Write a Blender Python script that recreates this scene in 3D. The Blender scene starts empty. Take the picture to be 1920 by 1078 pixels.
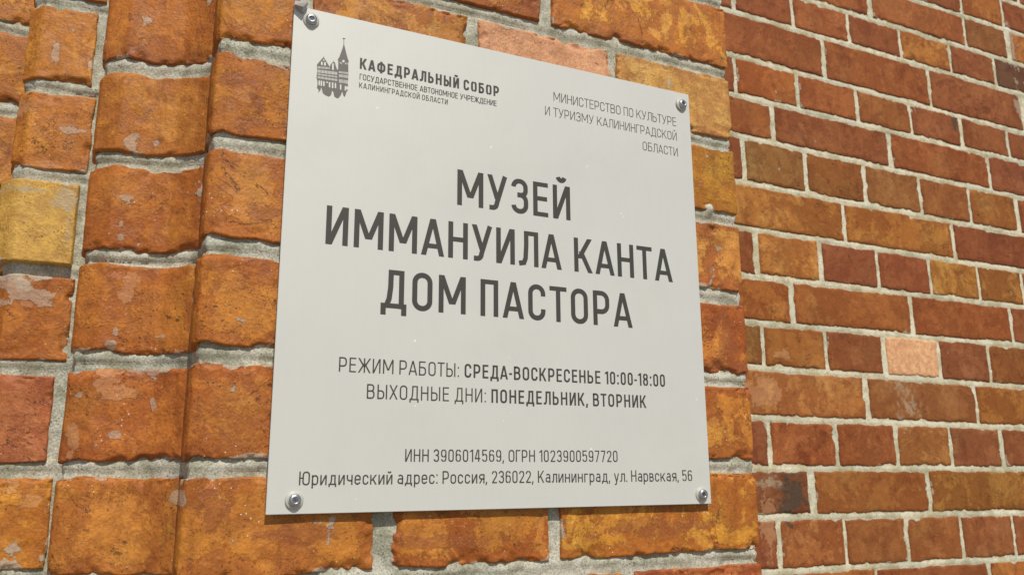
import bpy, math, random
import numpy as np
from mathutils import Matrix, Vector

sc = bpy.context.scene
C = sc.collection
# ------------------------------------------------------------------ camera
D = 0.8                                   # metres from the lens to the plaque's plane
F_PX = 1565.455
def unit(v):
    v = np.array(v, float); return v / np.linalg.norm(v)
ax = unit([3369.4965, 329.7543, F_PX])    # the wall's horizontal, as seen by the camera
az = unit([-41.892, -7003.685, F_PX])
ay = np.cross(az, ax)
R = np.array([ax, ay, az])
M = Matrix(((R[0, 0], -R[0, 1], -R[0, 2], 0), (R[1, 0], -R[1, 1], -R[1, 2], -D),
            (R[2, 0], -R[2, 1], -R[2, 2], 0), (0, 0, 0, 1)))
cd = bpy.data.cameras.new('camera'); cam = bpy.data.objects.new('camera', cd); C.objects.link(cam)
cam.matrix_world = M
cd.sensor_width = 36; cd.lens = F_PX / 1920 * 36
cd.clip_start = 0.02; cd.clip_end = 200
cd.dof.use_dof = True; cd.dof.focus_distance = 0.92; cd.dof.aperture_fstop = 13.0
sc.camera = cam
# ------------------------------------------------------------------ light
SUN_EL, SUN_AZ = math.radians(51), math.radians(-4)     # azimuth: to the right of the wall's normal
w = bpy.data.worlds.new('World'); sc.world = w; w.use_nodes = True
wn = w.node_tree.nodes; bg = wn['Background']
sky = wn.new('ShaderNodeTexSky'); sky.sky_type = 'NISHITA'; sky.sun_disc = False
sky.sun_elevation = SUN_EL
to_sun = Vector((math.sin(SUN_AZ) * math.cos(SUN_EL), -math.cos(SUN_AZ) * math.cos(SUN_EL), math.sin(SUN_EL)))
sky.sun_rotation = math.atan2(to_sun.x, to_sun.y)
w.node_tree.links.new(sky.outputs[0], bg.inputs[0]); bg.inputs[1].default_value = 0.075
sd = bpy.data.lights.new('sun', 'SUN'); sun = bpy.data.objects.new('sun', sd); C.objects.link(sun)
sd.energy = 3.7; sd.angle = math.radians(0.53); sd.color = (1.0, 0.93, 0.80)
sun.rotation_euler = to_sun.to_track_quat('Z', 'Y').to_euler()
sc.view_settings.view_transform = 'Standard'; sc.view_settings.look = 'None'
sc.view_settings.gamma = 1; sc.view_settings.use_curve_mapping = False
sc.view_settings.exposure = 0.0

# ------------------------------------------------------------------ noise
def vnoise(x, y, seed):
    xi = np.floor(x).astype(np.int64); yi = np.floor(y).astype(np.int64)
    fx = x - xi; fy = y - yi
    fx = fx * fx * (3 - 2 * fx); fy = fy * fy * (3 - 2 * fy)
    def h(a, b):
        n = (a * 374761393 + b * 668265263 + seed * 1442695041) & 0xffffffff
        n = ((n ^ (n >> 13)) * 1274126177) & 0xffffffff
        n = n ^ (n >> 16)
        return (n & 0xffff) / 32767.5 - 1
    return ((h(xi, yi) * (1 - fx) + h(xi + 1, yi) * fx) * (1 - fy) +
            (h(xi, yi + 1) * (1 - fx) + h(xi + 1, yi + 1) * fx) * fy)
def fbm(x, y, seed, octv=4, rough=.5):
    s = 0; a = 1; t = 0
    for k in range(octv):
        s = s + a * vnoise(x * 2 ** k + 17.3 * k, y * 2 ** k - 9.1 * k, seed + k); t += a; a *= rough
    return s / t

# ------------------------------------------------------------------ materials
def lin(c): return tuple(((v / 255) / 12.92 if v <= 10 else ((v / 255 + .055) / 1.055) ** 2.4) for v in c)
class NT:
    def __init__(s, name):
        s.m = bpy.data.materials.new(name); s.m.use_nodes = True
        s.n = s.m.node_tree.nodes; s.l = s.m.node_tree.links; s.b = s.n['Principled BSDF']
    def put(s, sock, v):
        if isinstance(v, bpy.types.NodeSocket): s.l.new(v, sock)
        elif isinstance(v, (tuple, list)) and len(v) == 3 and sock.type == 'RGBA': sock.default_value = (*v, 1)
        else: sock.default_value = v
    def math(s, op, a, b=0., c=None, clamp=False):
        n = s.n.new('ShaderNodeMath'); n.operation = op; n.use_clamp = clamp
        s.put(n.inputs[0], a); s.put(n.inputs[1], b)
        if c is not None: s.put(n.inputs[2], c)
        return n.outputs[0]
    def vm(s, op, a, b):
        n = s.n.new('ShaderNodeVectorMath'); n.operation = op; s.put(n.inputs[0], a); s.put(n.inputs[1], b); return n.outputs[0]
    def noise(s, v, scale, detail=4, rough=.55, dist=0.):
        n = s.n.new('ShaderNodeTexNoise'); s.put(n.inputs['Vector'], v)
        n.inputs['Scale'].default_value = scale; n.inputs['Detail'].default_value = detail
        n.inputs['Roughness'].default_value = rough; n.inputs['Distortion'].default_value = dist
        return n.outputs[0]
    def voro(s, v, scale, out='Distance'):
        n = s.n.new('ShaderNodeTexVoronoi'); s.put(n.inputs['Vector'], v); n.inputs['Scale'].default_value = scale
        return n.outputs[out]
    def step(s, v, lo, hi, o0=0., o1=1.):
        n = s.n.new('ShaderNodeMapRange'); s.put(n.inputs[0], v)
        n.inputs[1].default_value = lo; n.inputs[2].default_value = hi; n.inputs[3].default_value = o0; n.inputs[4].default_value = o1
        n.interpolation_type = 'SMOOTHSTEP'; return n.outputs[0]
    def mix(s, f, a, b, mode='MIX'):
        n = s.n.new('ShaderNodeMix'); n.data_type = 'RGBA'; n.blend_type = mode; n.clamp_factor = True
        s.put(n.inputs[0], f); s.put(n.inputs[6], a); s.put(n.inputs[7], b); return n.outputs[2]
    def bump(s, h, strength, dist, nrm=None):
        n = s.n.new('ShaderNodeBump'); s.put(n.inputs['Height'], h); n.inputs['Strength'].default_value = strength
        n.inputs['Distance'].default_value = dist
        if nrm is not None: s.put(n.inputs['Normal'], nrm)
        return n.outputs[0]

def brick_material(name, ochre, rust, near):
    """near: the close pier bricks with pores, specks and skin patches; else the smoother bricks of the far wall"""
    t = NT(name)
    oi = t.n.new('ShaderNodeObjectInfo'); tc = t.n.new('ShaderNodeTexCoord')
    sc3 = t.n.new('ShaderNodeCombineXYZ')
    t.put(sc3.inputs[0], t.math('MULTIPLY', oi.outputs['Random'], 37.)); t.put(sc3.inputs[1], t.math('MULTIPLY', oi.outputs['Random'], 91.)); t.put(sc3.inputs[2], t.math('MULTIPLY', oi.outputs['Random'], 13.))
    P = t.vm('ADD', tc.outputs['Object'], sc3.outputs[0])
    ed = t.n.new('ShaderNodeAttribute'); ed.attribute_name = 'edge'; edge = ed.outputs['Fac']
    base = oi.outputs['Color']; alpha = oi.outputs['Alpha']
    k = 1. if near else .8
    big = t.noise(P, 13 * k, 11, .74, .35)
    low = t.noise(P, 5, 3, .5)
    fine = t.noise(P, 70, 5, .6)
    # the skin: rust coloured towards the arrises and in ragged patches, ochre where it has come away
    bias = t.step(edge, 0., .022 if near else .012, -.10, .015)
    v = t.math('ADD', t.math('ADD', big, bias), t.math('MULTIPLY', t.math('SUBTRACT', fine, .5), .10))
    patch = t.math('ADD', t.math('MULTIPLY', t.step(v, .45, .57), .40), t.math('MULTIPLY', t.step(v, .500, .512), .60))
    own = t.math('FRACT', t.math('MULTIPLY', oi.outputs['Random'], 17.31))
    rr = t.math('FRACT', t.math('MULTIPLY', oi.outputs['Random'], 7.77))
    burn = t.noise(t.vm('ADD', P, (4.4, 8.3, 2.9)), 24 * k, 7, .68, .2)
    stv = t.n.new('ShaderNodeMapping'); t.put(stv.inputs[0], P); stv.inputs['Scale'].default_value = (1., 1., .22)
    streak = t.noise(stv.outputs[0], 60, 5, .62)
    och = t.mix(1., base, ochre, 'MULTIPLY'); rus = t.mix(1., base, rust, 'MULTIPLY')
    two = t.mix(patch, rus, och)
    col = t.mix(alpha, base, two)
    # a second, paler generation of flakes
    v2 = t.noise(t.vm('ADD', P, (7.1, 3.3, 1.7)), 17 * k, 8, .66, .5)
    pale = t.math('MULTIPLY', t.step(v2, .555, .60), t.math('MULTIPLY', alpha, .60))
    col = t.mix(pale, col, t.mix(1., base, (1.45, 1.75, 2.3), 'MULTIPLY'))
    col = t.mix(t.math('MULTIPLY', t.step(alpha, .13, .3, .3, 1.), t.step(low, .35, .65, .0, .60)), col, t.mix(1., col, (.78, .68, .60), 'MULTIPLY'))
    low2 = t.noise(t.vm('ADD', P, (6, 2, 8)), 9, 3, .5); col = t.mix(t.step(low2, .5, .68, .0, .40), col, t.mix(1., col, (.86, 1.12, 1.15), 'MULTIPLY'))
    col = t.mix(t.step(fine, .35, .70, .34, .0), col, (.20, .060, .016))
    col = t.mix(t.math('MULTIPLY', t.step(burn, .53, .64), t.math('MULTIPLY', t.step(alpha, .13, .3, .25, 1.), t.math('MULTIPLY_ADD', rr, .60, .12))), col, t.mix(1., col, (.55, .44, .42), 'MULTIPLY'))
    col = t.mix(t.math('MULTIPLY', t.step(alpha, .13, .3, .2, 1.), t.step(streak, .52, .70, .0, .38)), col, t.mix(1., col, (.64, .50, .46), 'MULTIPLY'))
    mic = t.noise(P, 330, 3, .6)
    col = t.mix(t.step(mic, .40, .62, .30, .0), col, t.mix(1., col, (.55, .46, .42), 'MULTIPLY'))
    col = t.mix(t.step(mic, .58, .74, .0, .30), col, t.mix(1., col, (1.3, 1.45, 1.7), 'MULTIPLY'))
    # dark pores and inclusions
    nd = t.n.new('ShaderNodeTexNoise'); t.put(nd.inputs['Vector'], P); nd.inputs['Scale'].default_value = 150; nd.inputs['Detail'].default_value = 2
    off = t.n.new('ShaderNodeVectorMath'); off.operation = 'SCALE'; t.put(off.inputs[0], nd.outputs['Color']); off.inputs['Scale'].default_value = .006
    Pw = t.vm('ADD', P, off.outputs[0])
    gate = t.noise(P, 30, 2, .5)
    thr = t.step(gate, .42, .68, .0, .22 if near else .14)
    pore = t.math('LESS_THAN', t.voro(Pw, 190 if near else 120), thr)
    thr2 = t.step(t.noise(t.vm('ADD', P, (2, 9, 4)), 14, 1), .50, .72, .0, .20)
    fl = t.n.new('ShaderNodeMapping'); t.put(fl.inputs[0], Pw); fl.inputs['Scale'].default_value = (.45, 1., 1.2)
    pore2 = t.math('LESS_THAN', t.voro(fl.outputs[0], 95), thr2)
    pore3 = t.math('LESS_THAN', t.voro(P, 420), t.step(t.noise(t.vm('ADD', P, (8, 8, 1)), 40, 2), .42, .66, .04, .30)) if near else pore
    dark = t.math('MULTIPLY', t.math('MAXIMUM', t.math('MAXIMUM', pore, t.math('MULTIPLY', pore3, .7)), pore2), t.math('MULTIPLY_ADD', own, .7, .35))
    col = t.mix(t.math('MULTIPLY', dark, .72), col, (.055, .022, .012))
    # hairline cracks
    cr = t.math('ABSOLUTE', t.math('SUBTRACT', t.noise(t.vm('ADD', P, (5, 1, 8)), 7, 6, .6, 1.2), .5))
    crack = t.math('MULTIPLY', t.math('LESS_THAN', cr, .0024), t.math('GREATER_THAN', t.noise(P, 8, 1), .60))
    col = t.mix(t.math('MULTIPLY', crack, .75), col, (.07, .028, .015))
    # lime: little white specks and old mortar smears
    sp = t.math('LESS_THAN', t.voro(t.vm('ADD', P, (3.3, 1.1, 6.6)), 170 if near else 70), t.step(t.noise(t.vm('ADD', P, (1, 4, 4)), 25, 1), .42, .75, .0, .13 if near else .06))
    col = t.mix(t.math('MULTIPLY', sp, .85), col, (.80, .62, .48))
    sm = t.noise(t.vm('ADD', P, (11, 5, 2)), 15, 7, .62, .3)
    smear = t.step(t.math('ADD', sm, t.step(edge, 0., .008, .085, 0.)), .655 if near else .69, .672 if near else .71)
    grain = t.noise(P, 600, 2, .6)
    limecol = t.mix(grain, (.30, .26, .20), (.62, .50, .39))
    col = t.mix(t.math('MULTIPLY', smear, .8), col, limecol)
    def mk(q):
        a_ = t.n.new('ShaderNodeAttribute'); a_.attribute_name = 'mark_' + q; return a_.outputs['Fac']
    nz = t.math('MULTIPLY', t.math('SUBTRACT', t.noise(P, 110, 7, .75), .5), 1.5)
    def edgy(q, lo, hi): return t.step(t.math('ADD', mk(q), t.math('MULTIPLY', nz, t.step(mk(q), 0, .05))), lo, hi)
    mR = edgy('R', .20, .32); col = t.mix(t.math('MULTIPLY', mR, .55), col, (.26, .075, .022))
    mP = edgy('P', .30, .38); col = t.mix(t.math('MULTIPLY', mP, .28), col, (.68, .38, .20))
    mS = edgy('S', .10, .45); col = t.mix(t.math('MULTIPLY', mS, .62), col, (.42, .35, .24))
    mK = edgy('K', .10, .35); col = t.mix(t.math('MULTIPLY', mK, .8), col, (.060, .052, .038))
    mL = edgy('L', .30, .36); col = t.mix(t.math('MULTIPLY', mL, .52), col, limecol)
    smear = t.math('MAXIMUM', smear, t.math('MAXIMUM', mL, t.math('MULTIPLY', mP, .6)))
    t.put(t.b.inputs['Base Color'], col)
    t.put(t.b.inputs['Roughness'], t.step(fine, .3, .7, .48 if near else .62, .72 if near else .85))
    t.b.inputs['Specular IOR Level'].default_value = .38 if near else .22
    spall = t.noise(t.vm('ADD', P, (2.2, 6.1, 3.9)), 26, 5, .55, .3)
    h = t.math('ADD', t.math('MULTIPLY', fine, .60), t.math('MULTIPLY', mic, .50))
    h = t.math('ADD', h, t.math('MULTIPLY', t.step(spall, .50, .60), .30))
    h = t.math('SUBTRACT', h, t.math('MULTIPLY', t.step(streak, .55, .70), .18))
    h = t.math('ADD', h, t.math('MULTIPLY', grain, .10))
    h = t.math('ADD', h, t.math('MULTIPLY', patch, t.math('MULTIPLY', alpha, .28)))
    h = t.math('ADD', h, t.math('MULTIPLY', smear, .35))
    h = t.math('SUBTRACT', h, t.math('MULTIPLY', dark, .55))
    h = t.math('SUBTRACT', h, t.math('MULTIPLY', crack, .6))
    t.put(t.b.inputs['Normal'], t.bump(h, .9 if near else .8, .0017 if near else .0020))
    return t.m

def mortar_material(name, c0, c1, dirt, dscale):
    t = NT(name)
    tc = t.n.new('ShaderNodeTexCoord'); P = tc.outputs['Object']
    g = t.noise(P, 520 * dscale, 3, .65); m = t.noise(P, 45 * dscale, 6, .62); l = t.noise(P, 6, 3)
    col = t.mix(t.step(g, .33, .67), c0, c1)
    col = t.mix(t.step(m, .42, .62, .0, .8), col, t.mix(1., col, dirt, 'MULTIPLY'))
    col = t.mix(t.step(l, .40, .66, 0., .55), col, t.mix(1., col, (.74, .80, .82), 'MULTIPLY'))
    at = t.n.new('ShaderNodeAttribute'); at.attribute_name = 'groove'
    col = t.mix(t.math('MULTIPLY', at.outputs['Fac'], .55), col, t.mix(1., col, dirt, 'MULTIPLY'))
    pit = t.math('LESS_THAN', t.voro(P, 260 * dscale), t.step(t.noise(P, 60, 2), .45, .7, .05, .28))
    col = t.mix(t.math('MULTIPLY', pit, .6), col, (.10, .085, .06))
    t.put(t.b.inputs['Base Color'], col); t.b.inputs['Roughness'].default_value = .93
    t.b.inputs['Specular IOR Level'].default_value = .15
    h = t.math('ADD', t.math('MULTIPLY', m, 1.), t.math('MULTIPLY', g, .38))
    h = t.math('SUBTRACT', h, t.math('MULTIPLY', pit, .5))
    t.put(t.b.inputs['Normal'], t.bump(h, .9, .0022))
    return t.m

MAT = {}
MAT['pier_brick'] = brick_material('close_handmade_brick', (1.16, 1.24, 1.20), (.78, .60, .62), True)
MAT['wall_brick'] = brick_material('far_red_brick', (1.16, 1.17, 1.35), (.82, .70, .80), False)
MAT['pier_mortar'] = mortar_material('grey_lime_mortar', (.38, .365, .30), (.66, .635, .53), (.58, .58, .50), 1.)
MAT['wall_mortar'] = mortar_material('cream_lime_mortar', (.58, .54, .405), (.80, .755, .60), (.68, .65, .54), .7)

def plain(name, col, rough, metal=0., spec=.5):
    t = NT(name); t.b.inputs['Base Color'].default_value = (*col, 1); t.b.inputs['Roughness'].default_value = rough
    t.b.inputs['Metallic'].default_value = metal; t.b.inputs['Specular IOR Level'].default_value = spec
    return t
def plaque_material():
    t = plain('weathered_light_grey_panel', (.6, .59, .53), .38)
    P = t.n.new('ShaderNodeTexCoord').outputs['Object']
    col = t.mix(t.noise(P, 4.5, 3), (.59, .597, .57), (.645, .65, .62))
    st = t.n.new('ShaderNodeMapping'); t.put(st.inputs[0], P); st.inputs['Scale'].default_value = (1., 1., .05)
    col = t.mix(t.step(t.noise(st.outputs[0], 260, 2), .3, .7, 0, .05), col, (.50, .495, .45))
    sp = t.math('LESS_THAN', t.voro(P, 75), t.step(t.noise(t.vm('ADD', P, (3, 1, 2)), 22, 1), .50, .72, 0, .11))
    col = t.mix(t.math('MULTIPLY', sp, .8), col, (.86, .84, .76))
    dk = t.math('LESS_THAN', t.voro(t.vm('ADD', P, (7, 4, 9)), 55), t.step(t.noise(t.vm('ADD', P, (9, 4, 2)), 16, 1), .66, .80, 0, .07))
    col = t.mix(t.math('MULTIPLY', dk, .55), col, (.20, .19, .16))
    sm = t.noise(t.vm('ADD', P, (1, 7, 3)), 7, 6, .7)
    col = t.mix(t.step(sm, .48, .70, 0, .12), col, (.44, .43, .39))
    scr = t.n.new('ShaderNodeMapping'); t.put(scr.inputs[0], P); scr.inputs['Rotation'].default_value = (0, .7, 0); scr.inputs['Scale'].default_value = (.12, 1, 1.4)
    sl = t.math('MULTIPLY', t.math('LESS_THAN', t.voro(scr.outputs[0], 60), .030), t.math('GREATER_THAN', t.noise(P, 14, 1), .60))
    col = t.mix(t.math('MULTIPLY', sl, .6), col, (.86, .85, .80))
    t.put(t.b.inputs['Base Color'], col)
    t.b.inputs['Metallic'].default_value = .10
    t.put(t.b.inputs['Roughness'], t.step(t.noise(P, 12, 5, .65), .3, .7, .50, .60))
    t.put(t.b.inputs['Normal'], t.bump(t.noise(P, 9, 2), .10, .004))
    return t.m
MAT['panel'] = plaque_material()
def ink_material(name, a, b):
    t = plain(name, a, .45); P = t.n.new('ShaderNodeTexCoord').outputs['Object']
    col = t.mix(t.noise(P, 12, 3), a, b)
    sp = t.math('LESS_THAN', t.voro(P, 110), t.step(t.noise(P, 30, 1), .55, .75, 0, .13))
    t.put(t.b.inputs['Base Color'], t.mix(t.math('MULTIPLY', sp, .6), col, (.5, .49, .44)))
    return t.m
MAT['ink'] = ink_material('dark_printed_ink', (.050, .046, .039), (.062, .058, .049))
MAT['ink_pale'] = ink_material('grey_printed_ink', (.13, .122, .11), (.16, .15, .135))
MAT['steel'] = plain('zinc_plated_steel', (.46, .47, .48), .36, 1.).m
MAT['dull_steel'] = plain('dull_folded_metal', (.34, .35, .36), .45, .7).m
MAT['washer'] = plain('pale_plastic_washer', (.50, .49, .45), .45).m
MAT['recess'] = plain('dark_socket', (.10, .105, .12), .5, .6).m
def ground_material():
    t = plain('worn_paving', (.2, .19, .17), .9); P = t.n.new('ShaderNodeTexCoord').outputs['Object']
    t.put(t.b.inputs['Base Color'], t.mix(t.noise(P, 3, 6), (.20, .18, .15), (.30, .28, .24)))
    t.put(t.b.inputs['Normal'], t.bump(t.noise(P, 60, 5), .5, .004)); return t.m
MAT['ground'] = ground_material()

# ------------------------------------------------------------------ mesh helpers
def link(name, me, mat, parent=None, loc=None):
    o = bpy.data.objects.new(name, me); C.objects.link(o)
    if mat: me.materials.append(mat)
    if loc is not None: o.location = loc
    if parent: o.parent = parent
    return o
def thing(name, label, cat, loc=(0, 0, 0), **kw):
    o = bpy.data.objects.new(name, None); C.objects.link(o); o.location = loc
    o['label'] = label; o['category'] = cat; o.empty_display_size = .05
    for k, v in kw.items(): o[k] = v
    return o
def grid_mesh(name, co, nu, nv, attrs=None):
    """co: (nv*nu,3), row major in v"""
    me = bpy.data.meshes.new(name)
    i = np.arange(nv - 1)[:, None] * nu + np.arange(nu - 1)[None, :]
    f = np.stack([i, i + 1, i + 1 + nu, i + nu], -1).reshape(-1, 4)
    me.vertices.add(len(co)); me.vertices.foreach_set('co', co.astype(np.float32).ravel())
    me.loops.add(f.size); me.loops.foreach_set('vertex_index', f.astype(np.int32).ravel())
    me.polygons.add(len(f)); me.polygons.foreach_set('loop_start', np.arange(0, f.size, 4, dtype=np.int32))
    me.update(calc_edges=True)
    me.polygons.foreach_set('use_smooth', np.ones(len(f), bool))
    for k, v in (attrs or {}).items():
        a = me.attributes.new(k, 'FLOAT', 'POINT'); a.data.foreach_set('value', v.astype(np.float32).ravel())
    return me
def profile(pts, smooth=.0):
    """polyline in plan (x,y) -> function of arc length giving point and outward normal"""
    p = np.array(pts, float); seg = np.diff(p, axis=0); L = np.hypot(seg[:, 0], seg[:, 1]); s = np.r_[0, np.cumsum(L)]
    sn = np.stack([seg[:, 1], -seg[:, 0]], 1) / L[:, None]
    def at(u):
        uc = np.clip(u, 0, s[-1])
        x = np.interp(uc, s, p[:, 0]); y = np.interp(uc, s, p[:, 1])
        r = max(smooth, 1e-5)
        n = 0
        for k in (-1, -.5, 0, .5, 1):
            j = np.clip(np.searchsorted(s, np.clip(u + k * r, 1e-7, s[-1] - 1e-7), side='right') - 1, 0, len(L) - 1)
            n = n + sn[j]
        n = n / np.linalg.norm(n, axis=-1, keepdims=True)
        # run on straight beyond the ends
        t0 = seg[0] / L[0]; t1 = seg[-1] / L[-1]
        ex = np.where(u < 0, u, 0) ; ey = np.where(u > s[-1], u - s[-1], 0)
        x = x + ex * t0[0] + ey * t1[0]; y = y + ex * t0[1] + ey * t1[1]
        return np.stack([x, y], -1), n
    return at, s[-1], s

# patches one can point at on the bricks: x, z, half width, half height; L lime, P pale flaking, R rust skin, S grey cement, K black stain and painted-in shade of a mortar hole
MARKS_PIER = [(-0.005, 0.476, 0.0087, 0.0061, 'L'), (-0.006, 0.337, 0.0074, 0.0115, 'L'), (0.017, 0.338, 0.0025, 0.0035, 'L'), (-0.007, 0.274, 0.0088, 0.0056, 'L'), (-0.007, 0.233, 0.0043, 0.006, 'L'), (-0.008, 0.248, 0.0019, 0.0033, 'L'), (0.01, 0.228, 0.0029, 0.0028, 'L'), (0.004, 0.179, 0.0106, 0.0224, 'P'), (0.037, 0.135, 0.0059, 0.0027, 'L'), (-0.006, 0.124, 0.0056, 0.0047, 'L'), (-0.004, 0.139, 0.0023, 0.0052, 'L'), (0.035, 0.069, 0.0038, 0.0093, 'L'), (-0.005, 0.094, 0.0149, 0.0133, 'P'), (0.005, 0.079, 0.0188, 0.0071, 'P'), (-0.031, 0.03, 0.0058, 0.0156, 'P'), (-0.036, 0.101, 0.0045, 0.0071, 'L'), (-0.029, 0.078, 0.0041, 0.0035, 'L'), (0.004, 0.039, 0.0065, 0.006, 'L'), (-0.01, 0.03, 0.0032, 0.003, 'L'), (-0.003, -0.002, 0.0082, 0.0034, 'L'), (0.018, 0.43, 0.0315, 0.0085, 'R'), (-0.008, 0.437, 0.0112, 0.0084, 'R'), (0.017, 0.103, 0.0216, 0.0094, 'R'), (0.041, 0.016, 0.0364, 0.006, 'R'), (-0.092, 0.463, 0.0046, 0.0126, 'L'), (-0.07, 0.371, 0.0134, 0.0049, 'L'), (-0.077, 0.491, 0.0037, 0.0045, 'L'), (-0.057, 0.446, 0.0021, 0.0165, 'P'), (-0.1, 0.322, 0.0248, 0.0083, 'P'), (-0.118, 0.392, 0.0148, 0.0133, 'P'), (-0.096, 0.188, 0.029, 0.0134, 'L'), (-0.094, 0.197, 0.0106, 0.0123, 'S'), (-0.068, -0.026, 0.0121, 0.0072, 'P'), (-0.084, -0.011, 0.0092, 0.0103, 'P'), (-0.091, 0.175, 0.0067, 0.0045, 'P'), (-0.052, 0.138, 0.0029, 0.0167, 'P'), (-0.067, 0.291, 0.0152, 0.0154, 'S2'), (-0.098, 0.298, 0.0297, 0.007, 'S2'), (-0.06, 0.259, 0.006, 0.035, 'S2'), (0.061, -0.015, 0.0044, 0.0118, 'L'), (0.089, -0.027, 0.0136, 0.0183, 'R'), (0.165, -0.052, 0.0297, 0.0085, 'R'), (0.307, -0.065, 0.0639, 0.0071, 'R'), (0.562, -0.06, 0.0741, 0.0092, 'R'), (0.541, -0.051, 0.0505, 0.0046, 'R'), (0.099, 0.342, 0.0122, 0.0056, 'R'), (0.081, 0.384, 0.0306, 0.0068, 'R'), (0.11, 0.249, 0.0202, 0.0075, 'R'), (0.122, 0.202, 0.006, 0.0132, 'R'), (0.676, 0.158, 0.0134, 0.0397, 'R'), (0.661, 0.125, 0.0499, 0.013, 'R'), (0.671, 0.432, 0.0355, 0.0075, 'R'), (0.497, 0.532, 0.0968, 0.0088, 'R'), (0.651, 0.526, 0.0539, 0.0109, 'R')]
MARKS_WALL = [(1.944, 0.903, 0.0086, 0.0234, 'K'), (1.287, -0.048, 0.0379, 0.0403, 'K'), (1.222, -0.02, 0.0425, 0.0148, 'S2'), (1.651, 0.161, 0.0353, 0.0548, 'S2'), (2.234, 1.199, 0.0297, 0.0699, 'L'), (2.239, 1.002, 0.0243, 0.067, 'L'), (1.281, 0.246, 0.027, 0.0161, 'P'), (1.225, 0.17, 0.0584, 0.0333, 'P'), (1.214, -0.104, 0.0195, 0.0613, 'P')]  # first K: shade of a gap in the mortar, painted onto the brick edge
BR = [0]
pier_mat = MAT['pier_brick']
def brick(parent, mat, pts, z0, z1, col, patch=.8, cell=.003, wob=.0016, rnd=.0012, amp=.0008, proud=0., depth=.05,
          bow=None, chips=1., smooth=.004, seed=None, label=None, name='brick'):
    BR[0] += 1; seed = BR[0] * 31 + 7 if seed is None else seed
    at, L, _ = profile(pts, smooth)
    nu = max(8, int(L / cell)); nv = max(6, int((z1 - z0) / cell))
    H = z1 - z0
    def spread(n, size):                 # closer rings near the arrises
        a = np.linspace(-1, 1, n); e = rnd / size
        return .5 + .5 * np.sign(a) * (1 - (1 - np.abs(a)) ** 1.25)
    a = spread(nu, L); b = spread(nv, H)
    A, B = np.meshgrid(a, b)
    su = A * L; sz = B * H
    wl = wob * (fbm(sz / .028, sz * 0 + 3, seed, 5, .68)) * 1.3; wr = wob * fbm(sz / .028, sz * 0 + 9, seed + 5, 5, .68) * 1.3
    wb = wob * (fbm(su / .035, su * 0 + 5, seed + 9, 5, .68)) * 1.5; wt = wob * fbm(su / .035, su * 0 + 1, seed + 13, 5, .68) * 1.5
    if bow is not None:
        f = np.interp(su, *bow); wb = wb + f; wt = wt + f
    U = su + (wl * (1 - A) + wr * A) * .9
    Z = z0 + sz + wb * (1 - B) + wt * B
    # corners eaten a little
    du = np.minimum(su, L - su); dz = np.minimum(sz, H - sz)
    de = np.minimum(du, dz)
    q = rnd * 1.6
    dc = np.where((du < q) & (dz < q), q - np.hypot(q - du, q - dz), de)
    dc = np.maximum(dc, 0)
    rr = rnd * (1 + .5 * fbm(su / .03 + 40, sz / .03, seed + 21, 2))
    k = np.clip(1 - dc / rr, 0, 1)
    drop = rr * (1 - np.sqrt(np.maximum(1 - k * k, 0)))
    ch = np.clip(fbm(su / .022 + 7, sz / .022 + 3, seed + 33, 3, .6) - .22, 0, 1) * np.clip(1 - de / (.014 * chips + 1e-6), 0, 1) * .014 * chips
    rel = amp * 1.5 * fbm(su / .055, sz / .055, seed + 41, 5, .55) + amp * .55 * fbm(su / .010, sz / .010, seed + 51, 3, .65)
    ch = ch + np.clip(fbm(su / .016 + 3, sz / .016 + 8, seed + 63, 4, .62) * 6 - 1.2, 0, 1) * np.clip(2.2 - de / (.0022 * chips + 1e-6), 0, 1) * .0026 * chips
    hgt = rel - drop - ch + proud
    P, N = at(U)
    X = P[..., 0] + N[..., 0] * hgt; Y = P[..., 1] + N[..., 1] * hgt
    co = np.stack([X, Y, Z], -1)
    # skirts into the joint
    full = np.zeros((nv + 2, nu + 2, 3)); full[1:-1, 1:-1] = co
    Nf = np.zeros((nv, nu, 3)); Nf[..., :2] = N
    back = co - Nf * depth
    full[0, 1:-1] = back[0]; full[-1, 1:-1] = back[-1]; full[1:-1, 0] = back[:, 0]; full[1:-1, -1] = back[:, -1]
    full[0, 0] = back[0, 0]; full[0, -1] = back[0, -1]; full[-1, 0] = back[-1, 0]; full[-1, -1] = back[-1, -1]
    ef = np.zeros((nv + 2, nu + 2)); ef[1:-1, 1:-1] = de
    att = {'edge': ef}
    for kk in 'LPRSK':
        f = np.zeros((nv + 2, nu + 2))
        for (mx, mz, rx, rz, kd) in (MARKS_PIER if mat is pier_mat else MARKS_WALL):
            if kd[0] != kk: continue
            e = 1 - np.hypot((co[..., 0] - mx) / (rx * 1.25), (Z - mz) / (rz * 1.25)) + 1.0 * fbm((co[..., 0] + .3 * Z) / (.005 + rx * .55), Z / (.005 + rz * .5), 77 + int(mx * 1e4), 5, .7)
            f[1:-1, 1:-1] = np.maximum(f[1:-1, 1:-1], np.clip(e * (.55 if kd.endswith('2') else 1.), 0, 1))
        att['mark_' + kk] = f
    o3 = np.array([co[..., 0].mean(), co[..., 1].mean(), (z0 + z1) / 2])
    me = grid_mesh('brick_mesh', (full - o3).reshape(-1, 3), nu + 2, nv + 2, att)
    o = link(name, me, mat, parent, o3)
    c = [v / q for v, q in zip(lin(col), (.96, .80, .92) if patch < .2 else ((.86, .71, .82) if mat is pier_mat else (1.0, .785, .86)))]
    o.color = (*c, patch)
    if label: o['label'] = label
    return o

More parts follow.
